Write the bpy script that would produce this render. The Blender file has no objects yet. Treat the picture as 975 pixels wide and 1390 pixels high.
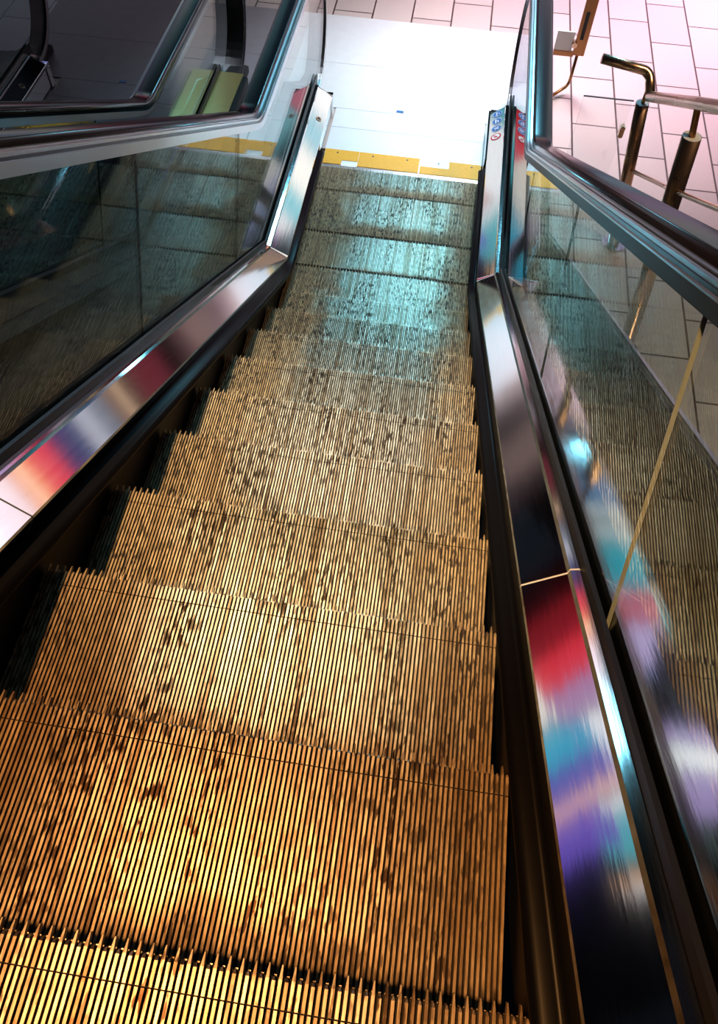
import bpy, bmesh, math, random
from mathutils import Vector, Matrix
random.seed(7)
scene = bpy.context.scene
COL = scene.collection
PI = math.pi

# ------------------------------------------------------------------ geometry constants
ANG = math.radians(30.42)
T30, C30, S30 = math.tan(ANG), math.cos(ANG), math.sin(ANG)
Y8, Z8 = -1.2057, 0.029           # a step nose at the foot of the incline
Y_TOP = -6.2                      # how far up the incline everything is built
RUN, RISE = 0.405 * C30, 0.405 * S30

def zline(y, h=0.0):
    return Z8 + (Y8 - y) * T30 + h / C30

# ------------------------------------------------------------------ mesh helpers
def obj(name, bm, mat=None, parent=None, smooth=False):
    me = bpy.data.meshes.new(name)
    bmesh.ops.recalc_face_normals(bm, faces=bm.faces)
    bm.to_mesh(me); bm.free()
    if smooth:
        for p in me.polygons: p.use_smooth = True
    o = bpy.data.objects.new(name, me)
    COL.objects.link(o)
    if mat: me.materials.append(mat)
    if parent: o.parent = parent
    return o

def add_box(bm, x0, x1, y0, y1, z0, z1):
    v = [bm.verts.new(p) for p in ((x0,y0,z0),(x1,y0,z0),(x1,y1,z0),(x0,y1,z0),(x0,y0,z1),(x1,y0,z1),(x1,y1,z1),(x0,y1,z1))]
    for f in ((0,3,2,1),(4,5,6,7),(0,1,5,4),(1,2,6,5),(2,3,7,6),(3,0,4,7)):
        bm.faces.new([v[i] for i in f])
    return v

def add_prism_yz(bm, poly, x0, x1):
    a = [bm.verts.new((x0, y, z)) for y, z in poly]
    b = [bm.verts.new((x1, y, z)) for y, z in poly]
    n = len(poly)
    bm.faces.new(a[::-1]); bm.faces.new(b)
    for i in range(n):
        bm.faces.new((a[i], a[(i+1) % n], b[(i+1) % n], b[i]))

def fillet_path(h0, R, y_end, y_start=Y_TOP, seg=14):
    """centre line at height h0 over the nose line: incline, rounded kink, level. list of (y,z)"""
    yi = Y8 + (Z8 + h0 / C30 - h0) / T30
    tl = R * math.tan(ANG / 2)
    pts = [(y_start, zline(y_start, h0))]
    p1 = (yi - tl * C30, h0 + tl * S30)
    cy, cz = yi + tl, h0 + R
    for i in range(seg + 1):
        a = -PI/2 - ANG + ANG * i / seg
        pts.append((cy + R * math.cos(a), cz + R * math.sin(a)))
    if y_end > pts[-1][0] + 1e-4:
        pts.append((y_end, h0))
    return pts

def sweep(bm, path, poly, side, h0, closed_poly=True, caps=True):
    """poly: (u, h) section, u = outward distance from the escalator centre, side +1/-1"""
    rings = []
    n = len(path)
    for i, (y, z) in enumerate(path):
        def nrm(a, b):
            dy, dz = b[0]-a[0], b[1]-a[1]; l = math.hypot(dy, dz); return (-dz/l, dy/l)
        if i == 0: ny, nz = nrm(path[0], path[1]); k = 1
        elif i == n-1: ny, nz = nrm(path[-2], path[-1]); k = 1
        else:
            a = nrm(path[i-1], path[i]); b = nrm(path[i], path[i+1])
            ny, nz = a[0]+b[0], a[1]+b[1]; l = math.hypot(ny, nz); ny /= l; nz /= l
            k = 1 / max(.3, ny*a[0] + nz*a[1])
        rings.append([bm.verts.new((side*u, y + ny*(h-h0)*k, z + nz*(h-h0)*k)) for u, h in poly])
    m = len(poly)
    for a, b in zip(rings, rings[1:]):
        for j in range(m if closed_poly else m-1):
            bm.faces.new((a[j], a[(j+1) % m], b[(j+1) % m], b[j]))
    if caps and closed_poly:
        bm.faces.new(rings[0][::-1]); bm.faces.new(rings[-1])

def add_tube(bm, pts, r, seg=16, caps=True):
    pts = [Vector(p) for p in pts]
    rings = []
    up = None
    for i, p in enumerate(pts):
        if i == 0: d = pts[1] - p
        elif i == len(pts)-1: d = p - pts[-2]
        else: d = (pts[i+1]-p).normalized() + (p-pts[i-1]).normalized()
        d.normalize()
        if up is None:
            up = Vector((0,0,1)) if abs(d.z) < .9 else Vector((0,1,0))
        s = d.cross(up).normalized(); up = s.cross(d).normalized()
        rr = r[i] if isinstance(r, (list, tuple)) else r
        rings.append([bm.verts.new(p + (s*math.cos(2*PI*j/seg) + up*math.sin(2*PI*j/seg))*rr) for j in range(seg)])
    for a, b in zip(rings, rings[1:]):
        for j in range(seg):
            bm.faces.new((a[j], a[(j+1) % seg], b[(j+1) % seg], b[j]))
    if caps:
        bm.faces.new(rings[0][::-1]); bm.faces.new(rings[-1])

def arc_pts(p0, corner, p1, r, seg=10):
    """polyline p0 -> rounded corner -> p1"""
    p0, c, p1 = Vector(p0), Vector(corner), Vector(p1)
    a = (p0-c).normalized(); b = (p1-c).normalized()
    ang = a.angle(b); t = r / math.tan(ang/2)
    ctr = c + (a+b).normalized() * (r / math.sin(ang/2))
    s = c + a*t; e = c + b*t
    out = [p0]
    va, vb = s-ctr, e-ctr
    for i in range(seg+1):
        k = i/seg
        v = va.lerp(vb, k); v = v.normalized()*r
        out.append(ctr+v)
    out.append(p1)
    return out

def thing(name, label, cat, loc=(0,0,0), group=None):
    o = bpy.data.objects.new(name, None); COL.objects.link(o)
    o.location = loc; o.empty_display_size = .1
    o['label'] = label; o['category'] = cat
    if group: o['group'] = group
    return o

def tag(o, label, cat, group=None):
    o['label'] = label; o['category'] = cat
    if group: o['group'] = group
    return o

def struct(name, bm, mat, parent=None):
    o = obj(name, bm, mat, parent)
    if parent is None: o['kind'] = 'structure'
    return o

def children(o):
    return [c for c in COL.objects if c.parent == o]

def dup(root, delta, label, group=None):
    r = root.copy(); COL.objects.link(r)
    r.location = Vector(root.location) + Vector(delta); r['label'] = label
    if group: r['group'] = group
    for ch in children(root):
        c = ch.copy(); COL.objects.link(c); c.parent = r
        for g in children(ch):
            d = g.copy(); COL.objects.link(d); d.parent = c
    return r

# ------------------------------------------------------------------ materials
def new_mat(name):
    m = bpy.data.materials.new(name); m.use_nodes = True
    nt = m.node_tree; nt.nodes.clear()
    out = nt.nodes.new('ShaderNodeOutputMaterial')
    return m, nt, out

def N(nt, kind, **kw):
    n = nt.nodes.new(kind)
    for k, v in kw.items():
        if k.startswith('i_'): n.inputs[k[2:].replace('_', ' ')].default_value = v
        else: setattr(n, k, v)
    return n

def math_n(nt, op, a, b=None, clamp=False):
    n = nt.nodes.new('ShaderNodeMath'); n.operation = op; n.use_clamp = clamp
    for i, v in enumerate((a, b)):
        if v is None: continue
        if isinstance(v, (int, float)): n.inputs[i].default_value = v
        else: nt.links.new(v, n.inputs[i])
    return n.outputs[0]

def mixc(nt, fac, a, b):
    n = nt.nodes.new('ShaderNodeMix'); n.data_type = 'RGBA'
    if isinstance(fac, (int, float)): n.inputs[0].default_value = fac
    else: nt.links.new(fac, n.inputs[0])
    for i, v in ((6, a), (7, b)):
        if isinstance(v, tuple): n.inputs[i].default_value = (*v, 1) if len(v) == 3 else v
        else: nt.links.new(v, n.inputs[i])
    return n.outputs[2]

def simple(name, col, rough=.5, metal=0., noise=0.0, nscale=20, bump=0.0, aniso=0.0, stretch=(1,1,1), coat=0.0, spec=.5):
    m, nt, out = new_mat(name)
    b = N(nt, 'ShaderNodeBsdfPrincipled'); nt.links.new(b.outputs[0], out.inputs[0])
    b.inputs['Base Color'].default_value = (*col, 1); b.inputs['Roughness'].default_value = rough
    b.inputs['Metallic'].default_value = metal
    b.inputs['Anisotropic'].default_value = aniso
    b.inputs['Coat Weight'].default_value = coat
    b.inputs['Specular IOR Level'].default_value = spec
    tc = N(nt, 'ShaderNodeTexCoord'); mp = N(nt, 'ShaderNodeMapping'); mp.inputs['Scale'].default_value = stretch
    nt.links.new(tc.outputs['Object'], mp.inputs[0])
    nz = N(nt, 'ShaderNodeTexNoise'); nz.inputs['Scale'].default_value = nscale; nz.inputs['Detail'].default_value = 4
    nt.links.new(mp.outputs[0], nz.inputs['Vector'])
    if noise > 0:
        c = mixc(nt, nz.outputs['Fac'], tuple(v*(1-noise) for v in col), tuple(min(1, v*(1+noise)) for v in col))
        nt.links.new(c, b.inputs['Base Color'])
        r = math_n(nt, 'MULTIPLY_ADD', nz.outputs['Fac'], noise*.5); r.node.inputs[2].default_value = max(.02, rough-noise*.25)
        nt.links.new(r, b.inputs['Roughness'])
    if bump > 0:
        bp = N(nt, 'ShaderNodeBump'); bp.inputs['Strength'].default_value = bump; bp.inputs['Distance'].default_value = .002
        nt.links.new(nz.outputs['Fac'], bp.inputs['Height']); nt.links.new(bp.outputs[0], b.inputs['Normal'])
    return m

def emitter(name, col, strength):
    m, nt, out = new_mat(name)
    e = N(nt, 'ShaderNodeEmission'); e.inputs[0].default_value = (*col, 1); e.inputs[1].default_value = strength
    nt.links.new(e.outputs[0], out.inputs[0])
    return m

M_STEEL = simple('brushed_steel', (.80,.79,.78), .085, 1., .06, 90, .05, 0, (1, .06, .06))
M_ALU = simple('aluminium_profile', (.50,.49,.50), .30, 1., .12, 60, .04, 0, (1,.1,.1))
M_ALUD = simple('dark_aluminium_profile', (.10,.10,.11), .35, 1., .12, 60, .04, 0, (1,.1,.1))
M_RUBBER = simple('black_handrail_rubber', (.012,.010,.016), .20, 0., .1, 40, .02)
M_GASKET = simple('black_gasket', (.006,.006,.007), .45, 0., .1, 60)
M_SKIRT = simple('black_skirt_panel', (.006,.006,.008), .5, .0, .1, 30, spec=.2)
M_BRUSH = simple('skirt_deflector_rubber', (.004,.004,.006), .32, 0., .1, 50, spec=.08)
M_CHROME = simple('polished_stainless', (.70,.47,.33), .28, 1., .08, 30)
M_BRONZE = simple('satin_bronze_metal', (.34,.16,.07), .3, 1., .15, 30)
M_DECK_LIT = simple('lit_gold_deck', (.60,.45,.18), .35, .8, .1)  # warm light on the neighbour's deck end, put into the colour
M_DARK = simple('dark_cladding_and_deck_shade', (.008,.012,.014), .45, .0, .2, 8, spec=.25)
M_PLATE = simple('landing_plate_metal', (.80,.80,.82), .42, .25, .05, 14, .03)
M_PLATE_SHADE = simple('shaded_landing_plate_metal', (.30,.27,.30), .5, .2, .12, 14, .03)  # landing plate darkened so its colour carries the neighbour's shade
M_FACE_SHADE = simple('track_face_dark_reflection', (.012,.012,.014), .5, .0, .1, 30, spec=.3)  # dark reflection on the right track face, painted as a black colour
M_SEAM = simple('seam_line_dark', (.06,.07,.08), .6, 0)
M_WHITE = simple('white_enamel', (.85,.86,.88), .4, 0, .03)
M_BLUE = simple('blue_sticker', (.01,.13,.42), .35, 0, .05)
M_RED = simple('red_sticker', (.62,.02,.02), .35, 0, .05)
M_BLACK = simple('matt_black', (.01,.01,.01), .6, 0, .05)

def glass_mat(name, tint, f0=.045):
    m, nt, out = new_mat(name)
    g = N(nt, 'ShaderNodeBsdfGlossy'); g.inputs['Roughness'].default_value = .0; g.inputs[0].default_value = (1,1,1,1)
    t = N(nt, 'ShaderNodeBsdfTransparent'); t.inputs[0].default_value = (*tint, 1)
    geo = N(nt, 'ShaderNodeNewGeometry')
    d = N(nt, 'ShaderNodeVectorMath', operation='DOT_PRODUCT')
    nt.links.new(geo.outputs['Normal'], d.inputs[0]); nt.links.new(geo.outputs['Incoming'], d.inputs[1])
    c = math_n(nt, 'ABSOLUTE', d.outputs['Value'])
    k = math_n(nt, 'SUBTRACT', 1., c, True)
    k5 = math_n(nt, 'POWER', k, 5.)
    f = math_n(nt, 'MULTIPLY_ADD', k5, 1-f0); f.node.inputs[2].default_value = f0
    mx = N(nt, 'ShaderNodeMixShader')
    nt.links.new(f, mx.inputs[0]); nt.links.new(t.outputs[0], mx.inputs[1]); nt.links.new(g.outputs[0], mx.inputs[2])
    nt.links.new(mx.outputs[0], out.inputs[0])
    return m
M_GLASS = glass_mat('clear_toughened_glass', (.87,.93,.92), .032)
M_GLASS2 = glass_mat('thin_clear_glass', (.97,.98,.98), .04)

def tread_mat():
    m, nt, out = new_mat('ribbed_tread_metal')
    b = N(nt, 'ShaderNodeBsdfPrincipled'); nt.links.new(b.outputs[0], out.inputs[0])
    tc = N(nt, 'ShaderNodeTexCoord'); geo = N(nt, 'ShaderNodeNewGeometry'); oi = N(nt, 'ShaderNodeObjectInfo')
    # polished middle of the tread, tarnished towards the sides and the back
    sep = N(nt, 'ShaderNodeSeparateXYZ'); nt.links.new(tc.outputs['Object'], sep.inputs[0])
    off = N(nt, 'ShaderNodeVectorMath', operation='ADD'); nt.links.new(tc.outputs['Object'], off.inputs[0])
    cmb = N(nt, 'ShaderNodeCombineXYZ'); r10 = math_n(nt, 'MULTIPLY', oi.outputs['Random'], 37.)
    nt.links.new(r10, cmb.inputs[0]); nt.links.new(r10, cmb.inputs[1]); nt.links.new(cmb.outputs[0], off.inputs[1])
    mp = N(nt, 'ShaderNodeMapping'); mp.inputs['Scale'].default_value = (1.0, .28, 1); nt.links.new(off.outputs[0], mp.inputs[0])
    n1 = N(nt, 'ShaderNodeTexNoise'); n1.inputs['Scale'].default_value = 7; n1.inputs['Detail'].default_value = 6; nt.links.new(off.outputs[0], n1.inputs['Vector'])
    n2 = N(nt, 'ShaderNodeTexNoise'); n2.inputs['Scale'].default_value = 95; n2.inputs['Detail'].default_value = 3; nt.links.new(mp.outputs[0], n2.inputs['Vector'])
    n3 = N(nt, 'ShaderNodeTexNoise'); n3.inputs['Scale'].default_value = 260; n3.inputs['Detail'].default_value = 2; nt.links.new(mp.outputs[0], n3.inputs['Vector'])
    # distance from a worn oval
    ax = math_n(nt, 'SUBTRACT', sep.outputs[0], .06); ax = math_n(nt, 'ABSOLUTE', ax)
    ax = math_n(nt, 'MULTIPLY', ax, 2.5)
    ay = math_n(nt, 'ADD', sep.outputs[1], .13); ay = math_n(nt, 'ABSOLUTE', ay); ay = math_n(nt, 'MULTIPLY', ay, 4.6)
    mxx = math_n(nt, 'MAXIMUM', ax, ay)
    w = math_n(nt, 'MULTIPLY', n1.outputs['Fac'], .9)
    mxx = math_n(nt, 'ADD', mxx, w)
    worn = N(nt, 'ShaderNodeMapRange'); worn.inputs[1].default_value = 1.08; worn.inputs[2].default_value = 1.5
    worn.inputs[3].default_value = 1; worn.inputs[4].default_value = 0
    nt.links.new(mxx, worn.inputs[0])
    base = mixc(nt, n3.outputs['Fac'], (.30,.21,.11), (.74,.56,.33))
    base = mixc(nt, math_n(nt, 'MULTIPLY', worn.outputs[0], .75), base, (.66,.66,.60))
    rib = math_n(nt, 'FLOOR', math_n(nt, 'MULTIPLY', sep.outputs[0], 1/.0091))
    wn = N(nt, 'ShaderNodeTexWhiteNoise'); wn.noise_dimensions = '2D'
    cw = N(nt, 'ShaderNodeCombineXYZ'); nt.links.new(rib, cw.inputs[0]); nt.links.new(r10, cw.inputs[1]); nt.links.new(cw.outputs[0], wn.inputs['Vector'])
    rv = math_n(nt, 'MULTIPLY', math_n(nt, 'POWER', wn.outputs['Value'], 1.8), .8)
    base = mixc(nt, rv, base, (.20,.12,.055))
    mp2 = N(nt, 'ShaderNodeMapping'); mp2.inputs['Scale'].default_value = (1.0, .12, 1); nt.links.new(off.outputs[0], mp2.inputs[0])
    n5 = N(nt, 'ShaderNodeTexNoise'); n5.inputs['Scale'].default_value = 150; n5.inputs['Detail'].default_value = 4; nt.links.new(mp2.outputs[0], n5.inputs['Vector'])
    st = N(nt, 'ShaderNodeMapRange'); st.inputs[1].default_value = .35; st.inputs[2].default_value = .65; nt.links.new(n5.outputs['Fac'], st.inputs[0])
    base = mixc(nt, math_n(nt, 'MULTIPLY', st.outputs[0], .55), base, (.14,.08,.04))
    # dark grime spots in the ribs
    r = N(nt, 'ShaderNodeValToRGB'); r.color_ramp.elements[0].position = .41; r.color_ramp.elements[1].position = .51
    nt.links.new(n2.outputs['Fac'], r.inputs[0])
    n4 = N(nt, 'ShaderNodeTexNoise'); n4.inputs['Scale'].default_value = 9; n4.inputs['Detail'].default_value = 3; nt.links.new(mp.outputs[0], n4.inputs['Vector'])
    cl = N(nt, 'ShaderNodeMapRange'); cl.inputs[1].default_value = .38; cl.inputs[2].default_value = .58; cl.inputs[3].default_value = .22; cl.inputs[4].default_value = 1.
    nt.links.new(n4.outputs['Fac'], cl.inputs[0])
    grime = math_n(nt, 'MULTIPLY', math_n(nt, 'SUBTRACT', 1., r.outputs[0]), cl.outputs[0])
    base = mixc(nt, grime, base, (.04,.020,.010))
    nt.links.new(base, b.inputs['Base Color'])
    nt.links.new(math_n(nt, 'MULTIPLY_ADD', worn.outputs[0], .55), b.inputs['Metallic']); b.inputs['Metallic'].links[0].from_node.inputs[2].default_value = .35
    rg = math_n(nt, 'MULTIPLY_ADD', n2.outputs['Fac'], .25); rg.node.inputs[2].default_value = .50
    rg = math_n(nt, 'SUBTRACT', rg, math_n(nt, 'MULTIPLY', worn.outputs[0], .24))
    nt.links.new(rg, b.inputs['Roughness'])
    return m
M_TREAD = tread_mat()
M_GROOVE = simple('tread_groove_black', (.010,.008,.006), .8, 0, .2)  # near-black base between the ribs

TILE, TX0, TLEN, TY0 = .3148, -.758, .60, 1.37
def tile_mat():
    m, nt, out = new_mat('stone_floor_tiles')
    b = N(nt, 'ShaderNodeBsdfPrincipled'); nt.links.new(b.outputs[0], out.inputs[0])
    tc = N(nt, 'ShaderNodeTexCoord'); sep = N(nt, 'ShaderNodeSeparateXYZ'); nt.links.new(tc.outputs['Object'], sep.inputs[0])
    u = math_n(nt, 'MULTIPLY', math_n(nt, 'SUBTRACT', sep.outputs[0], TX0), 1/TILE)
    col = math_n(nt, 'FLOOR', u); uf = math_n(nt, 'FRACT', u)
    odd = math_n(nt, 'FLOORED_MODULO', col, 2.)
    v = math_n(nt, 'MULTIPLY', math_n(nt, 'SUBTRACT', sep.outputs[1], TY0), 1/TLEN)
    v = math_n(nt, 'ADD', v, math_n(nt, 'MULTIPLY', odd, .5))
    row = math_n(nt, 'FLOOR', v); vf = math_n(nt, 'FRACT', v)
    du = math_n(nt, 'MULTIPLY', math_n(nt, 'MINIMUM', uf, math_n(nt, 'SUBTRACT', 1., uf)), TILE)
    dv = math_n(nt, 'MULTIPLY', math_n(nt, 'MINIMUM', vf, math_n(nt, 'SUBTRACT', 1., vf)), TLEN)
    d = math_n(nt, 'MINIMUM', du, dv)
    g = math_n(nt, 'LESS_THAN', d, .0062)
    cv = N(nt, 'ShaderNodeCombineXYZ'); nt.links.new(col, cv.inputs[0]); nt.links.new(row, cv.inputs[1])
    wn = N(nt, 'ShaderNodeTexWhiteNoise'); nt.links.new(cv.outputs[0], wn.inputs['Vector'])
    nz = N(nt, 'ShaderNodeTexNoise'); nz.inputs['Scale'].default_value = 45; nz.inputs['Detail'].default_value = 5; nt.links.new(tc.outputs['Object'], nz.inputs['Vector'])
    c = mixc(nt, wn.outputs['Value'], (.54,.44,.42), (.64,.52,.48))
    c = mixc(nt, math_n(nt, 'MULTIPLY', nz.outputs['Fac'], .35), c, (.48,.38,.35))
    c = mixc(nt, g, c, (.07,.035,.03))
    nt.links.new(c, b.inputs['Base Color']); b.inputs['Roughness'].default_value = .32
    bp = N(nt, 'ShaderNodeBump'); bp.inputs['Strength'].default_value = .4; bp.inputs['Distance'].default_value = .003; bp.invert = True
    nt.links.new(g, bp.inputs['Height']); nt.links.new(bp.outputs[0], b.inputs['Normal'])
    return m
M_TILE = tile_mat()

def yellow_mat():
    m, nt, out = new_mat('yellow_warning_paint')
    b = N(nt, 'ShaderNodeBsdfPrincipled'); nt.links.new(b.outputs[0], out.inputs[0])
    tc = N(nt, 'ShaderNodeTexCoord'); nz = N(nt, 'ShaderNodeTexNoise'); nz.inputs['Scale'].default_value = 60; nt.links.new(tc.outputs['Object'], nz.inputs['Vector'])
    c = mixc(nt, nz.outputs['Fac'], (.80,.38,.003), (.95,.50,.01)); nt.links.new(c, b.inputs['Base Color']); b.inputs['Roughness'].default_value = .5
    return m
M_YELLOW = yellow_mat()

# ------------------------------------------------------------------ floor
bm = bmesh.new()
add_box(bm, -14, 12, .166, 14, -.1, 0)                  # lower hall, up to the comb line
for xa, xb in ((.983, 12), (-14, -2.82)): # strips beside the escalator pits
    add_box(bm, xa, xb, -8, .166, -.1, 0)
struct('floor', bm, M_TILE)

# ------------------------------------------------------------------ steps
PITCH = .0091
NC = 118
XW = NC * PITCH / 2
def tread_bm(depth):
    bm = bmesh.new()
    for i in range(NC):
        x = -XW + (i + .5) * PITCH
        long = i % 2 == 0
        hw = .0024
        y1 = .012 if long else -.002
        zt = 0.0
        # rib with a thin cross joint behind the nose, pointed tip
        yj = -.040
        ta = -.006 if long else -.008
        zt1 = 0.0
        a = [bm.verts.new(q) for q in ((x-hw, yj+.001, -.012), (x+hw, yj+.001, -.012), (x+hw, yj+.001, 0), (x-hw, yj+.001, 0))]
        b_ = [bm.verts.new(q) for q in ((x-hw, ta, -.012), (x+hw, ta, -.012), (x+hw, ta, 0), (x-hw, ta, 0))]
        c_ = [bm.verts.new(q) for q in ((x-hw*.35, y1, -.012), (x+hw*.35, y1, -.012), (x+hw*.35, y1-.001, -.0025), (x-hw*.35, y1-.001, -.0025))]
        for p_, q_ in ((a, b_), (b_, c_)):
            for k_ in range(4): bm.faces.new((p_[k_], p_[(k_+1) % 4], q_[(k_+1) % 4], q_[k_]))
        bm.faces.new(a[::-1]); bm.faces.new(c_)
        add_prism_yz(bm, [(-depth, -.012), (yj-.001, -.012), (yj-.001, zt), (-depth, zt)], x-hw, x+hw)
    return bm
def groove_bm(depth):
    bm = bmesh.new()
    add_prism_yz(bm, [(-depth, -.030), (-.012, -.030), (-.004, -.022), (-.004, -.0105), (-depth, -.0105)], -XW, XW)
    return bm
def riser_bm(h=.20):
    bm = bmesh.new()
    pts = []
    for k in range(9):
        t = k/8; pts.append((-.006 - .055*math.sin(t*PI/2)**1.3, -.024 - (h-.03)*t))
    back = [(y-.012, z) for y, z in reversed(pts)]
    add_prism_yz(bm, pts + back, -XW, XW)
    for i in range(0, NC, 1):
        x = -XW + (i+.5)*PITCH
        f = [(y+.004, z) for y, z in pts]; bk = [(y-.001, z) for y, z in reversed(pts)]
        add_prism_yz(bm, f[::2] + bk[::2], x-.0022, x+.0022)
    return bm
XC = -.012
noses = [(.155, -.004), (-.2426, -.0), (-.6476, 0.), (-.96, .002)]
noses += [(Y8 - RUN*n, Z8 + RISE*n) for n in range(0, 13)]
step_labels = ['ribbed metal step sliding under the comb at the foot of the escalator',
 'level ribbed step next to the yellow-edged comb, nearest the landing',
 'level ribbed step second from the yellow edge, with teal sheen',
 'level ribbed step third from the yellow edge, just before the stairs begin',
 'first step rising above the level ones at the foot of the incline',
 'narrow-looking step second up the incline from the level steps',
 'narrow-looking step third up the incline from the level steps',
 'grey-brown ribbed step fourth up the incline from the level steps',
 'grey-brown ribbed step fifth up the incline, half teal half tan',
 'tan ribbed step in mid picture, fifth from the bottom of the photo',
 'pale golden ribbed step, fourth from the bottom of the photo',
 'brightest golden ribbed step, third from the bottom, starting right of the left skirt',
 'large golden brown ribbed step with dark grime, second from the bottom of the photo',
 'nearest ribbed step, orange brown, cut off by the bottom edge of the photo']
protos = {}
prev = None
steps = []
for i, (y, z) in enumerate(noses):
    if i == 0: nxt = noses[1][0]
    depth = (y - noses[i+1][0]) + .03 if i+1 < len(noses) else .38
    if i < 2: depth = y - noses[i+1][0] - .013
    if i == 2: depth = y - noses[i+1][0] - .013
    if i == 3: depth = y - noses[i+1][0] - .013
    depth = round(depth, 3)
    if i >= 14: break
    if depth not in protos:
        t = thing('escalator_step', '', 'step', (XC, y, z), 'moving steps of the escalator')
        tr = obj('tread', tread_bm(depth), M_TREAD, t)
        obj('tread_base', groove_bm(depth), M_GROOVE, t)
        obj('riser', riser_bm(.20 if i > 3 else .12), M_TREAD, t)
        protos[depth] = t
    else:
        p = protos[depth]
        t = dup(p, (0,0,0), ''); t.location = (XC, y, z)
    t['label'] = step_labels[i]
    steps.append(t)

# ------------------------------------------------------------------ landing plate
XL, XR = -.92, .94
lp = thing('landing_plate', 'pale metal landing plate with fine cross seams beyond the yellow edge', 'floor plate', (0, .9, 0))
def P(o): o.location = (-o.parent.location.x, -o.parent.location.y, -o.parent.location.z); return o
bm = bmesh.new()
for y0, y1 in ((.165,.418), (.421,.640), (.643,1.205), (1.208,1.88)):
    add_box(bm, XL if y0 > .6 else -.530, XR if y0 > .6 else .526, y0, y1, -.02 if y0 < .16 else .0005, .006)
P(obj('plate', bm, M_PLATE, lp))
bm = bmesh.new()
for y in (.4195, .6415, 1.2065): add_box(bm, -.529 if y < .6 else XL, .525 if y < .6 else XR, y-.0025, y+.0025, .0005, .0035)
P(obj('seam', bm, M_SEAM, lp))
bm = bmesh.new(); add_box(bm, -.105, -.055, .66, .683, .006, .009)
o = P(obj('hatch_slot', bm, M_BLUE, lp)); o['label'] = 'small blue slot cover'
cp = thing('comb_plate', 'comb plate with worn yellow edge where the steps disappear', 'comb plate', (0, .08, 0))
bm = bmesh.new(); add_prism_yz(bm, [(.005,.0035),(.03,.008),(.165,.008),(.165,-.001),(.005,-.001)], -.527, .523)
P(obj('plate', bm, M_PLATE, cp))
bm = bmesh.new()
def yb(x0, x1, y0, y1): add_box(bm, x0, x1, y0, y1, .0075, .0105)
yb(-.525,-.40,.008,.163); yb(-.40,-.295,.055,.163); yb(-.293,.112,.008,.163); yb(.120,.31,.008,.085); yb(.31,.522,.008,.163)
P(obj('yellow_marking', bm, M_YELLOW, cp))
bm = bmesh.new()
for i in range(NC-2):
    x = -XW + (i+2)*PITCH + XC
    add_prism_yz(bm, [(-.018,.0005),(.010,.0075),(.014,.0075),(.014,-.008),(.0,-.008)], x-.0013, x+.0013)
P(obj('comb_teeth', bm, M_ALU, cp))
for x in (-.44,-.2,.03,.24,.46):
    bm = bmesh.new(); add_tube(bm, [(x,.13,.0105),(x,.13,.0125)], .006, 10)
    P(obj('screw', bm, M_ALUD, cp))

# ------------------------------------------------------------------ balustrades
SEAMS = [-1.62, -2.70, -3.76, -4.84, -5.92]      # y at the glass foot, cut square to the incline
def disc(bm, c, a, b, n, r, h, seg=24, r_in=0.):
    """disc / ring in plane (a,b) with normal n"""
    c = Vector(c); top = []; 
    def ring(rr, k): return [bm.verts.new(c + a*rr*math.cos(2*PI*j/seg) + b*rr*math.sin(2*PI*j/seg) + n*k) for j in range(seg)]
    o0, o1 = ring(r, 0), ring(r, h)
    for j in range(seg): bm.faces.new((o0[j], o0[(j+1)%seg], o1[(j+1)%seg], o1[j]))
    if r_in <= 0:
        bm.faces.new(o1); bm.faces.new(o0[::-1])
    else:
        i0, i1 = ring(r_in, 0), ring(r_in, h)
        for j in range(seg):
            k = (j+1) % seg
            bm.faces.new((o1[j], o1[k], i1[k], i1[j])); bm.faces.new((i0[j], i1[j], i1[k], i0[k])); bm.faces.new((o0[j], i0[j], i0[k], o0[k]))
def bar2(bm, c, a, b, n, p, q, w, h):
    c = Vector(c); p = Vector(p); q = Vector(q); d = (q-p).normalized(); s = Vector((-d.y, d.x))*w/2
    def W(t, k): return c + a*t.x + b*t.y + n*k
    v = [bm.verts.new(W(t, k)) for k in (0, h) for t in (p-s, q-s, q+s, p+s)]
    for f in ((0,3,2,1),(4,5,6,7),(0,1,5,4),(1,2,6,5),(2,3,7,6),(3,0,4,7)): bm.faces.new([v[i] for i in f])

def newel_outline(h_lo, h_hi, R_in):
    """y,z points of the rounded glass front from top level to bottom"""
    zc = (h_lo + h_hi)/2; r = (h_hi - h_lo)/2
    return [(.64 + r*1.02*math.sin(t), zc + r*math.cos(t)) for t in [PI*k/20 for k in range(21)]]

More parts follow.
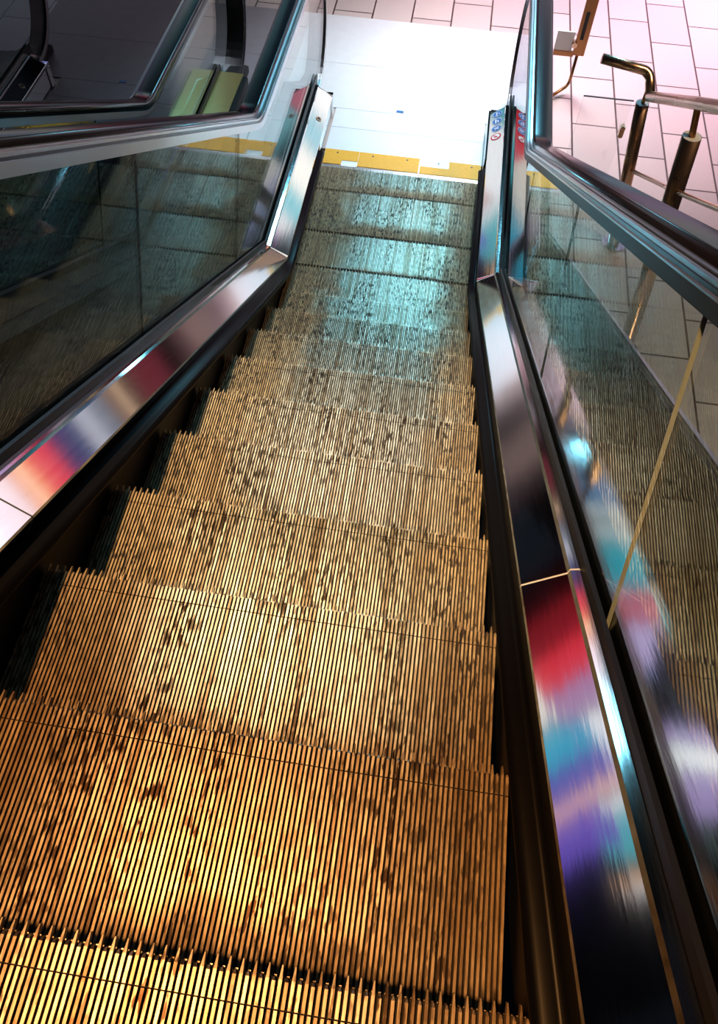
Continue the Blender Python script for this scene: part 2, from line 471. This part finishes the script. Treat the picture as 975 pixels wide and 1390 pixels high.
def balustrade(side, label, pict, key):
    t = thing('escalator_balustrade', label, 'balustrade', (side*.7, 0, 0))
    loc = Vector((-side*.7, 0, 0))
    sk = .540 if side > 0 else .556           # skirt face
    inner = .538 if side > 0 else .532
    def put(o): o.location = loc; return o
    # skirt
    h0 = .15
    bm = bmesh.new(); sweep(bm, fillet_path(h0, .05, -.0, seg=4), [(sk, -.16), (sk, .13), (inner+.002, .165), (inner+.02, .165), (sk+.02, -.16)], side, h0)
    put(obj('skirt_panel', bm, M_SKIRT, t))
    bm = bmesh.new(); add_box(bm, side*(sk-.012), side*(sk+.02), 0.010, .53, .0085, .172)
    put(obj('end_skirt', bm, M_STEEL, t))
    # deflector strip with a rounded bead
    h0 = .10
    bead = [(sk, .065), (sk-.012, .068)] + [(.512 - .012*math.cos(a), .088 + .016*math.sin(a)) for a in [(-PI/2 + PI*k/8) for k in range(9)]] + [(sk-.012, .112), (sk, .122)]
    if side < 0: bead = [(u + .002, h + .01) for u, h in bead]
    bm = bmesh.new(); sweep(bm, fillet_path(h0, .35, -.02), bead, side, h0)
    put(obj('skirt_deflector', bm, M_BRUSH, t, smooth=True))
    # stainless inner deck, bent lip at the outside
    h0 = .20
    sec = [(inner, .170), (inner+.002, .176), (.627, .222), (.631, .232), (.650, .236), (.650, .10), (inner+.03, .10)]
    yj = -3.60
    path = fillet_path(h0, .05, .50, seg=5)
    zj = zline(yj, h0)
    # two lengths with a thin joint
    bm = bmesh.new(); sweep(bm, [(Y_TOP, zline(Y_TOP, h0)), (yj-.0025, zline(yj-.0025, h0))], sec, side, h0)
    sweep(bm, [(yj+.0025, zline(yj+.0025, h0))] + path[1:], sec, side, h0)
    dk = put(obj('inner_deck', bm, M_STEEL, t))
    bm = bmesh.new(); sweep(bm, [(yj-.0024, zline(yj-.0024, h0)), (yj+.0024, zline(yj+.0024, h0))], [(u+.001, h-.0015) for u, h in sec], side, h0)
    put(obj('deck_joint', bm, M_WHITE if side > 0 else M_SEAM, t))
    bm = bmesh.new(); sweep(bm, [(.502, .2), (.565, .158)], [(u, h) for u, h in sec], side, .2)
    o = put(obj('deck_end_cap', bm, M_STEEL, t))
    bm = bmesh.new(); add_box(bm, side*(inner+.004), side*.648, .50, .548, .0065, .17)
    put(obj('deck_end_foot', bm, M_STEEL, t))
    # black gasket holding the glass
    h0 = .24
    bm = bmesh.new()
    p = fillet_path(h0, .03, .585, seg=3)
    sweep(bm, p, [(.651, .12), (.651, .262), (.659, .266), (.664, .256), (.6645, .12)], side, h0)
    sweep(bm, p, [(.6775, .12), (.6775, .25), (.683, .262), (.690, .25), (.690, .12)], side, h0)
    put(obj('glass_gasket', bm, M_GASKET, t))
    # glass panes
    hb, ht = .20, .862
    u0, u1 = .666, .676
    ys = SEAMS
    gap = .0018
    yif = lambda h: Y8 + (Z8 + h/C30 - h)/T30
    def slab(poly, nm='glass_pane'):
        bm = bmesh.new(); add_prism_yz(bm, poly, side*u0, side*u1)
        return put(obj(nm, bm, M_GLASS, t))
    def seam(y0, off):   # bottom and top points of a cut square to the incline
        zb = zline(y0, hb); d = ht - hb
        return (y0 + off*C30, zb - off*S30), (y0 + off*C30 + d*S30, zb - off*S30 + d*C30)
    def joint(yb_):
        jw = .0007 if side > 0 else .0013
        (p0, q0), (p1, q1) = seam(yb_, -jw), seam(yb_, jw)
        bm = bmesh.new(); add_prism_yz(bm, [p0, p1, q1, q0], side*(u0+.001), side*(u1-.001))
        put(obj('glass_joint', bm, M_WHITE if (side > 0 and yb_ < -3) else M_GASKET, t))
    for a, b in zip(ys[1:], ys[:-1]):
        b0, t0 = seam(a, gap); b1, t1 = seam(b, -gap)
        slab([b0, b1, t1, t0])
        joint(b)
    # lower pane with the rounded newel end
    b1, t1 = seam(ys[0], gap)
    out = newel_outline(.06, ht, 0)
    slab([b1, (yif(hb), hb), (.56, hb), (.60, .06)] + out[::-1] + [(yif(ht), ht), t1])
    # handrail track: grey metal profile under the belt
    h0 = .86
    def nose_path(h0, R, rr, yc=.64, sweep_to=PI):
        pth = fillet_path(h0, R, yc-.02)
        zc = h0 - rr
        pth += [(yc + rr*math.sin(a), zc + rr*math.cos(a)) for a in [sweep_to*k/22 for k in range(0, 23)]]
        return pth
    path = nose_path(h0, .34, .385)
    bm = bmesh.new(); sweep(bm, path, [(.6585, .8335), (.6585, .872), (.776,.872), (.776,.8335)], side, h0)
    put(obj('handrail_track', bm, M_ALUD, t))
    bm = bmesh.new(); sweep(bm, path, [(.655, .832), (.655, .8585), (.6584, .8585), (.6584,.832)], side, h0)
    put(obj('track_side_face', bm, M_FACE_SHADE if side > 0 else M_ALU, t))
    bm = bmesh.new(); sweep(bm, path, [(.655, .8586), (.655, .8625), (.6584, .8645), (.6584,.8586)], side, h0)
    put(obj('track_bright_edge', bm, M_ALU, t))
    bm = bmesh.new(); sweep(bm, path, [(.6612, .8722), (.6612,.880), (.671,.880), (.671,.8722)], side, h0)
    sweep(bm, path, [(.6745, .8722), (.6745,.884), (.687,.886), (.687,.8722)], side, h0)
    put(obj('track_lip', bm, M_ALU, t))
    # black rubber belt
    h0 = .90
    sec = [(.688,.872)] + [(.698 - .014*math.cos(a), .888 + .017*math.sin(a)) for a in [PI/2*k/5 for k in range(6)]] + \
          [(.768 + .014*math.sin(a), .888 + .017*math.cos(a)) for a in [PI/2*k/5 for k in range(6)]] + [(.782,.862),(.776,.862)]
    path = nose_path(h0, .30, .42)
    bm = bmesh.new(); sweep(bm, path, [(u, h) for u, h in sec], side, h0)
    put(obj('handrail_belt', bm, M_RUBBER, t, smooth=True))
    # outer deck and its dark cladding
    h0 = .22
    bm = bmesh.new(); sweep(bm, fillet_path(h0, .05, .56, seg=4), [(.691,.10),(.691,.217),(.800,.215),(.802,.209),(.872,.206),(.880,.198),(.880,.10)], side, h0)
    put(obj('outer_deck', bm, M_STEEL if side > 0 else M_DARK, t))  # left deck coloured dark for the gloom behind its glass
    bm = bmesh.new()
    add_prism_yz(bm, [(Y_TOP, -.1), (.54, -.1), (.54, .12), (yif(.12), .12), (Y_TOP, zline(Y_TOP, .12))], side*.70, side*.876)
    put(obj('outer_cladding', bm, M_DARK, t))
    # handrail inlet, and chrome bars across the belt at the newel
    bm = bmesh.new(); add_prism_yz(bm, [(.57,.0065),(.96,.0065),(.96,.05),(.84,.13),(.57,.20)], side*.700, side*.780)
    inn = put(obj('handrail_inlet', bm, M_BLACK, t))
    bm = bmesh.new()
    bm.free()
    for k in range(7):
        a_ = math.radians(92 + k*9)
        yc, zc = .64 + .447*math.sin(a_), .48 + .447*math.cos(a_)
        bm = bmesh.new()
        dy, dz = math.cos(a_)*.010, -math.sin(a_)*.010
        ny_, nz_ = math.sin(a_)*.004, math.cos(a_)*.004
        add_prism_yz(bm, [(yc-dy, zc-dz), (yc+dy, zc+dz), (yc+dy+ny_, zc+dz+nz_), (yc-dy+ny_, zc-dz+nz_)], side*.700, side*.772)
        put(obj('newel_slat', bm, M_CHROME, t))
    # plane frame of the level deck
    tn = Vector((side*(.626-.540), 0, .222-.176)).normalized()
    up = Vector((0, 1, 0)); nn = tn.cross(up); 
    if nn.z < 0: nn = -nn
    def on_deck(f, y):
        u = inner + .002 + f*(.626-inner-.002); h = .176 + f*(.222-.176)
        return Vector((side*u, y, h)) + nn*.0006
    if pict:
        ysx = [.455, .375, .295, .205]
        for k, y in enumerate(ysx):
            c = on_deck(.5, y)
            bm = bmesh.new(); disc(bm, c, tn*side if side > 0 else tn, up, nn, .034, .0012)
            s = obj('pictogram_sticker', bm, M_BLUE if k < 3 else M_RED, dk)
            s['label'] = 'blue round pictogram' if k < 3 else 'red ringed prohibition pictogram'
            a = tn; b = up
            bm = bmesh.new()
            n0 = .0013
            cc = c + nn*n0
            if k == 3:
                disc(bm, cc, a, b, nn, .026, .0006)
            else:
                disc(bm, cc, a, b, nn, .0325, .0004, 28, .0300)
            def B(p, q, w): bar2(bm, cc, a, b, nn, p, q, w, .0008)
            if k == 0:
                disc(bm, cc + a*-.004 + b*.016, a, b, nn, .0045, .0008, 12); B((-.004,.011),(-.004,-.006),.007); B((-.004,-.006),(-.008,-.02),.004); B((-.004,-.006),(.002,-.02),.004); B((-.004,.007),(.012,.002),.003); B((.012,.010),(.018,-.012),.003)
            if k == 1:
                disc(bm, cc + a*-.007 + b*.016, a, b, nn, .0045, .0008, 12); B((-.007,.011),(-.007,-.018),.008); disc(bm, cc + a*.009 + b*.004, a, b, nn, .0035, .0008, 12); B((.009,.0),(.009,-.018),.006); B((-.004,.004),(.009,-.004),.003)
            if k == 2:
                B((-.018,.010),(.016,-.012),.005); B((-.010,-.016),(.014,.016),.005); B((.004,.004),(.018,.004),.005); disc(bm, cc + b*.016 + a*-.004, a, b, nn, .004, .0008, 12)
            g = obj('pictogram_figure', bm, M_WHITE, dk)
            s.location = (0,0,0); g.location = (0,0,0)
            if k == 3:
                bm = bmesh.new()
                cc = cc + nn*.0007
                def B(p, q, w): bar2(bm, cc, a, b, nn, p, q, w, .0006)
                B((-.012,.006),(.006,.006),.004); B((-.012,.006),(-.006,-.008),.004); B((-.006,-.006),(.008,-.006),.005); disc(bm, cc + a*-.005 + b*-.014, a, b, nn, .0035, .0006, 10); disc(bm, cc + a*.007 + b*-.014, a, b, nn, .0035, .0006, 10)
                B((-.018,.018),(.018,-.018),.004)
                obj('pictogram_slash', bm, M_RED, dk)
    if key:
        c = on_deck(.45, .19)
        bm = bmesh.new(); disc(bm, c, tn, up, nn, .019, .003, 24, .012); put_ = obj('key_switch', bm, M_CHROME, dk)
        bm = bmesh.new(); disc(bm, c, tn, up, nn, .012, .001, 20); obj('key_hole', bm, M_BLACK, dk)
        for y in (-.45,):
            pass
    return t

bal_r = balustrade(1, 'glass-sided balustrade to the right of the steps, with blue pictograms on its steel deck end', True, False)
bal_l = balustrade(-1, 'glass-sided balustrade just left of the steps, steel deck reflecting red and orange light', False, True)

# the neighbouring escalator on the left
ADJ = -2.01
def strip_pict(t):
    return t
adj_r = dup(bal_l, (0,0,0), '')
bpy.data.objects.remove(adj_r) if False else None
# right-hand side of the neighbour is shaped like our right-hand one
for c in [c for c in COL.objects if c.parent == adj_r]:
    for g in [g for g in COL.objects if g.parent == c]: bpy.data.objects.remove(g)
    bpy.data.objects.remove(c)
bpy.data.objects.remove(adj_r)
n_r = dup(bal_r, (ADJ, 0, 0), 'dark balustrade of the neighbouring escalator, its black handrail curving through the upper left')
for c in children(n_r):
    for g in children(c): bpy.data.objects.remove(g)
    if c.name.startswith('outer_deck'): c.data = c.data.copy(); c.data.materials[0] = M_DARK  # neighbour's deck darkened in colour to stand for shade
bm = bmesh.new(); sweep(bm, [(-.02,.22),(.565,.22)], [(.692,.2175),(.692,.224),(.85,.222),(.85,.2155)], 1, .22)
o = obj('outer_deck_lit_end', bm, M_DECK_LIT, n_r); o.location = (-.7, 0, 0)
n_l = dup(bal_l, (ADJ, 0, 0), 'far balustrade of the neighbouring escalator, almost lost in shadow at the top left')
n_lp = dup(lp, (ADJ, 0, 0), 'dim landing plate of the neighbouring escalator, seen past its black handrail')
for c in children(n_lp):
    if c.name.startswith('plate'): c.data = c.data.copy(); c.data.materials[0] = M_PLATE_SHADE
n_cp = dup(cp, (ADJ, 0, 0), 'shadowed comb plate of the neighbouring escalator behind the left handrail')
for k, i in enumerate((1, 2, 3, 4, 5, 6, 7, 8)):
    dup(steps[i], (ADJ, 0, 0), 'dark step of the neighbouring escalator, lost in shadow behind the left glass', 'steps of the neighbouring escalator')
for k, i in enumerate(range(9, 14)):
    dup(steps[i], (ADJ, 0, 0), 'dark step of the neighbouring escalator, lost in shadow behind the left glass', 'steps of the neighbouring escalator')

# dark panel between the two escalators and the sloping panel on the right
bm = bmesh.new(); add_prism_yz(bm, [(Y_TOP,-.1),(.165,-.1),(.165,.0),(-.6,.0),(Y_TOP, zline(Y_TOP,-.1))], -1.128, -.882)
struct('trim_1', bm, M_DARK)
bm = bmesh.new(); add_prism_yz(bm, [(Y_TOP,-.1),(-.40,-.1),(-.40,.0),(Y_TOP, zline(Y_TOP,.375))], .952, .969)
add_prism_yz(bm, [(Y_TOP,-.1),(.165,-.1),(.165,.0),(-.90,.0),(Y_TOP, zline(Y_TOP,.02))], .883, .9515)
struct('trim_2', bm, M_DARK)
bm = bmesh.new(); v0 = (-.40, .004)
add_prism_yz(bm, [(-.40,.0),(-.40,.012),(Y_TOP, zline(Y_TOP,.375)+.012),(Y_TOP, zline(Y_TOP,.375))], .970, .982)
struct('trim_3', bm, M_ALU)

# ------------------------------------------------------------------ stainless guard rail on the right
gr = thing('guard_rail', 'stainless guard rail with two thick posts and a bent end, right of the black handrail', 'guard rail', (1.25, -.45, 0))
def G(o): o.location = (-1.25, .45, 0); return o
def post(x0, x1, y, z1, r):
    bm = bmesh.new(); add_tube(bm, [(x1, y, 0), (x0, y, z1)], r, 28)
    p = G(obj('post', bm, M_CHROME, gr, smooth=False))
    for f in p.data.polygons: f.use_smooth = len(f.vertices) == 4
    bm = bmesh.new(); add_tube(bm, [(x0, y, z1-.002), (x0, y, z1+.004)], r*.97, 28); G(obj('post_cap', bm, M_WHITE, gr))
    bm = bmesh.new(); add_tube(bm, [(x1, y, 0), (x1, y, .012)], .075, 28); G(obj('post_flange', bm, M_STEEL, gr))
post(1.243, 1.375, -.45, .893, .034)
post(1.257, 1.40, -1.33, 1.28, .040)
bm = bmesh.new(); add_tube(bm, [(1.243,-.45,.893),(1.246,-.44,.985)], .010, 12); G(obj('rail_bracket', bm, M_BRONZE, gr))
bm = bmesh.new(); add_tube(bm, [(1.257,-1.33,1.28),(1.232,-1.33,1.40)], .014, 12); G(obj('rail_bracket', bm, M_BRONZE, gr))
GR_TOP = [(.961,-.45,1.11)]
bm = bmesh.new()
a = Vector((.985,-.40,1.07)); c = Vector((1.235,-.40,1.03)); e = Vector((1.262,-.50,.945))
pts = arc_pts(a, c, e, .055, 10)
add_tube(bm, pts, .024, 20)
G(obj('rail_end_bend', bm, M_CHROME, gr, smooth=True))
bm = bmesh.new(); add_tube(bm, [(1.258,-.49,.955), (1.232,-1.33,1.42), (1.22,-2.4,2.0), (1.22,-3.4,2.55)], .025, 20)
G(obj('top_rail', bm, M_CHROME, gr, smooth=True))
bm = bmesh.new(); add_tube(bm, [(1.313,-.45,.51), (1.285,-1.33,1.025), (1.285,-2.4,1.66), (1.285,-3.4,2.25)], .011, 12)
G(obj('lower_bar', bm, M_CHROME, gr, smooth=True))
# glass infill with its clamp
gp = thing('glass_barrier_pane', 'faint clear glass pane clamped to the first steel post beside the tiles', 'glass pane', (1.08, -.45, 0))
bm = bmesh.new(); add_box(bm, -.14, .115, -.004, .004, .25, .90)
obj('pane', bm, M_GLASS2, gp)
bm = bmesh.new(); add_box(bm, -.141, .116, -.0045, .0045, .8995, .903)
obj('edge_strip', bm, M_ALUD, gp)
bm = bmesh.new(); add_box(bm, .095, .120, -.02, .02, .70, .765)
bmesh.ops.bevel(bm, geom=bm.edges[:], offset=.005, segments=2, affect='EDGES')
obj('clamp', bm, M_CHROME, gp)

# ------------------------------------------------------------------ bronze barrier post at the top
bp_ = thing('barrier_post', 'flat bronze barrier post with a dark slot and curved rod foot, beyond the right handrail', 'post', (1.10, 1.15, 0))
bm = bmesh.new(); add_box(bm, -.036, .044, -.012, .012, .27, 1.05)
bmesh.ops.bevel(bm, geom=bm.edges[:], offset=.003, segments=2, affect='EDGES')
bl = obj('blade', bm, M_BRONZE, bp_)
bm = bmesh.new(); add_box(bm, -.014, .010, -.0145, -.011, .38, .56); obj('slot', bm, M_BLACK, bl)
bm = bmesh.new(); add_tube(bm, arc_pts((.0,0,.30), (-.005,-.01,.06), (-.16,-.16,.02), .05, 8), .011, 12); obj('rod_foot', bm, M_BRONZE, bp_, smooth=True)
bm = bmesh.new(); add_box(bm, -.17, -.03, -.012, .012, .26, .29); obj('cross_bar', bm, M_BRONZE, bp_)
bm = bmesh.new(); add_box(bm, -.17, -.05, -.004, .004, .295, .42); obj('white_panel', bm, M_WHITE, bp_)
bm = bmesh.new(); add_tube(bm, [(-.04,-.03,.345),(-.04,.02,.345)], .018, 16); obj('clamp_knob', bm, M_CHROME, bp_)

# ------------------------------------------------------------------ lit shopfronts across the hall (they are what the steel decks mirror)
E_ = {}
def em(col, s):
    k = (col, s)
    if k not in E_: E_[k] = emitter('lit_sign_%d' % len(E_), col, s*.85)
    return E_[k]
YF = 12.0
bm = bmesh.new(); add_box(bm, -16, 12, YF+.05, YF+.25, 0, 10.6)
struct('wall_far', bm, M_DARK)
def front(name, label, cat, x0, x1, bands):
    t = thing(name, label, cat, ((x0+x1)/2, YF, 0))
    for z0, z1, col, s in bands:
        bm = bmesh.new(); add_box(bm, x0-(x0+x1)/2, x1-(x0+x1)/2, -.06, .048, z0, z1)
        obj('lit_panel', bm, em(col, s), t)
    return t

front('shopfront', 'lit shopfront across the hall with a red sign and a lilac sign above it', 'shopfront', -6.85, -4.1, [
    (0,1.4,(.01,.02,.03),.5), (2.2,3.0,(.35,.01,.02),.7), (3.02,3.75,(.80,.03,.05),1.2), (3.8,4.5,(.55,.32,.62),.9)])
front('shopfront', 'cream lit shopfront with a teal sign, left of the red one', 'shopfront', -12.5, -6.9, [
    (0,1.4,(.01,.02,.03),.5), (2.9,4.25,(1.0,.93,.85),1.1), (4.35,5.2,(.03,.50,.75),1.0)])
front('upper_sign', 'upper signs in cyan, blue and beige above the red shopfront', 'sign', -10.6, -6.42, [
    (5.25,5.85,(.13,.10,.62),.9), (5.9,6.2,(1.0,.55,.50),1.1)])
front('upper_sign', 'small cyan sign beside the tall white screen', 'sign', -6.88, -6.42, [(4.55,5.2,(.02,.45,.75),1.0)])
front('upper_sign', 'violet sign strip high on the far wall', 'sign', -10.6, -7.45, [(6.25,7.15,(.20,.12,.78),.8)])
front('upper_sign', 'tall lit screen in white and teal above the hall', 'sign', -6.38, -4.95, [(4.6,6.3,(.9,.93,.97),1.3)])
front('upper_sign', 'narrow teal lit screen beside the tall white one', 'sign', -4.9, -3.4, [(4.55,6.3,(.05,.50,.62),.9)])
front('upper_sign', 'white and teal screen below the violet strip', 'sign', -7.4, -3.4, [(6.35,6.65,(.9,.93,.97),1.2), (6.7,7.65,(.10,.60,.68),.9)])
front('upper_sign', 'small teal sign just above the violet strip', 'sign', -7.95, -7.43, [(7.2,7.7,(.10,.60,.68),.9)])
front('upper_sign', 'small orange and white lit sign near the top', 'sign', -8.3, -7.5, [(7.95,8.12,(1,.42,.10),1.0), (8.15,8.4,(.9,.9,.92),1.0)])
front('shopfront', 'lit shopfront across the hall with orange and pink signs', 'shopfront', -.6, 3.0, [
    (0,.35,(.02,.02,.02),.2), (.4,1.2,(.22,.03,.05),.8), (1.25,1.5,(.10,.05,.04),.7), (1.52,1.62,(1,.70,.45),1.6), (1.65,1.9,(.35,.16,.08),.7), (1.95,2.3,(.25,.30,.40),.9), (2.32,2.7,(.70,.72,.85),1.0), (2.75,3.4,(.01,.06,.24),.8),
    (3.45,4.0,(.95,.05,.10),1.2), (4.0,4.18,(1.0,.28,.06),1.4), (4.2,4.27,(1.,.85,.6),2.2), (4.3,4.5,(1.0,.35,.15),1.4), (4.55,5.8,(1.0,.80,.88),1.5)])
front('shopfront', 'lit shopfront right of the middle with blue, cyan, red and lilac bands', 'shopfront', 3.2, 6.85, [
    (0,.5,(.10,.38,.85),.9), (.55,.85,(.85,.88,.92),1.3), (.88,.95,(.02,.02,.03),.2), (.98,1.3,(.85,.9,.95),1.3), (1.35,2.3,(.02,.55,.72),1.2), (2.35,3.05,(.85,.18,.26),1.3), (3.1,4.1,(.75,.55,.95),1.5),
    (4.15,4.45,(.30,.42,.85),1.3), (4.48,4.85,(.70,.50,.85),1.4), (4.9,5.15,(1,.75,.40),2.2)])
front('upper_sign', 'stacked white, blue and cream lit panels above the banded shopfront', 'sign', 3.2, 6.3, [
    (5.4,6.5,(1,.97,.98),1.6), (6.6,7.2,(.35,.75,.92),1.2), (7.3,8.3,(1,.96,.90),1.6), (8.4,9.0,(.20,.72,.85),1.2), (9.1,9.6,(.95,.93,.95),1.4), (9.65,10.3,(.5,.25,.6),1.)])
front('upper_sign', 'tall lilac and grey green lit banner at the right', 'sign', 6.35, 8.9, [
    (5.2,5.55,(.6,.42,.85),1.3), (5.6,6.05,(1,.95,.95),2.2), (6.1,7.1,(.62,.42,.85),1.2), (7.15,8.1,(.10,.14,.12),.8), (8.15,9.6,(.28,.36,.42),.8)])
front('shopfront', 'cream and pale blue shopfront at the far right of the hall', 'shopfront', 8.4, 11.9, [
    (0,2.2,(.02,.03,.04),.5), (2.25,2.5,(1,.97,.92),1.3), (2.52,2.68,(.25,.75,.9),1.2), (2.7,3.35,(1,.95,.85),1.2), (3.38,3.8,(.45,.5,.95),1.)])
front('shopfront', 'white lit shop window at the right of the hall', 'shopfront', 6.95, 8.3, [
    (0,1.9,(.02,.03,.04),.5), (2.,2.5,(1,.97,.92),1.3), (2.52,2.9,(.25,.75,.9),1.2)])

# ------------------------------------------------------------------ lights
def area(name, loc, target, size, power, col, shape='RECTANGLE', size_y=None, spread=PI):
    l = bpy.data.lights.new(name, 'AREA'); l.shape = shape; l.size = size
    if size_y: l.size_y = size_y
    l.energy = power; l.color = col; l.spread = spread
    o = bpy.data.objects.new(name, l); COL.objects.link(o); o.location = loc
    d = Vector(target) - Vector(loc); o.rotation_euler = d.to_track_quat('-Z', 'Y').to_euler()
    return o
def spot(name, loc, target, power, col, angle, blend=.5, r=.15):
    l = bpy.data.lights.new(name, 'SPOT'); l.energy = power; l.color = col; l.spot_size = math.radians(angle); l.spot_blend = blend; l.shadow_soft_size = r
    o = bpy.data.objects.new(name, l); COL.objects.link(o); o.location = loc
    d = Vector(target) - Vector(loc); o.rotation_euler = d.to_track_quat('-Z', 'Y').to_euler()
    return o
spot('warm_downlight', (-.75, -4.5, 6.2), (.14, -4.2, 1.4), 860, (1,.45,.14), 44, .8, .10)
spot('mid_downlight', (-.70, -3.1, 6.2), (.12, -2.9, 1.0), 1500, (1,.78,.44), 27, .9, .10)
spot('lower_downlight', (-.45, -1.4, 5.6), (.05, -2.0, .4), 750, (1,.90,.72), 34, .9, .12)
area('landing_light', (.6, 2.2, 5.2), (.25, 1.2, 0), 1.0, 27, (.93,.96,1.0), size_y=.8, spread=math.radians(42))
area('cool_light', (.30, 3.3, 3.9), (.1, -1.0, 0), 1.0, 17, (.22,.74,1.0), size_y=.7, spread=math.radians(60))
area('floor_light', (2.8, 3.2, 5.0), (2.3, 2.5, 0), 1.2, 84, (1.0,.70,.96), size_y=1.2, spread=math.radians(60))
spot('warm_floor_light', (2.8, -1.6, 5.0), (2.3, -.9, 0), 330, (1,.66,.36), 80, .8, .2)
spot('hall_floor_light', (-.8, 6.3, 6.0), (-.8, 6.3, 0), 560, (1,.84,.80), 54, .9, .3)
spot('left_floor_light', (-1.7, 1.6, 5.0), (-1.7, .8, 0), 3, (1,.75,.6), 40, .9, .2)

w = bpy.data.worlds.new('world'); scene.world = w; w.use_nodes = True
bg = w.node_tree.nodes['Background']; bg.inputs[0].default_value = (.05,.06,.09,1); bg.inputs[1].default_value = .08

# ------------------------------------------------------------------ camera
cam = bpy.data.cameras.new('camera'); co = bpy.data.objects.new('camera', cam); COL.objects.link(co)
yaw, pit, roll = 0.0970221738, 0.554916236, 0.0517592147
co.matrix_world = Matrix.Translation((0.250384, -4.298041, 3.095509)) @ (Matrix.Rotation(yaw,4,'Z') @ Matrix.Rotation(pit,4,'X') @ Matrix.Rotation(roll,4,'Z'))
cam.sensor_fit = 'VERTICAL'; cam.sensor_height = 24.0
cam.lens = 1008.82 / 1390 * 24.0
cam.shift_x = (487.5 - 487.967) / 1390
cam.shift_y = (650.2 - 695.0) / 1390
cam.clip_start = .02
scene.camera = co
scene.view_settings.view_transform = 'Standard'; scene.view_settings.look = 'None'
scene.view_settings.gamma = 1; scene.view_settings.use_curve_mapping = False
scene.view_settings.exposure = 0.0
scene.cycles.max_bounces = 10
scene.cycles.transparent_max_bounces = 24
scene.cycles.caustics_reflective = False
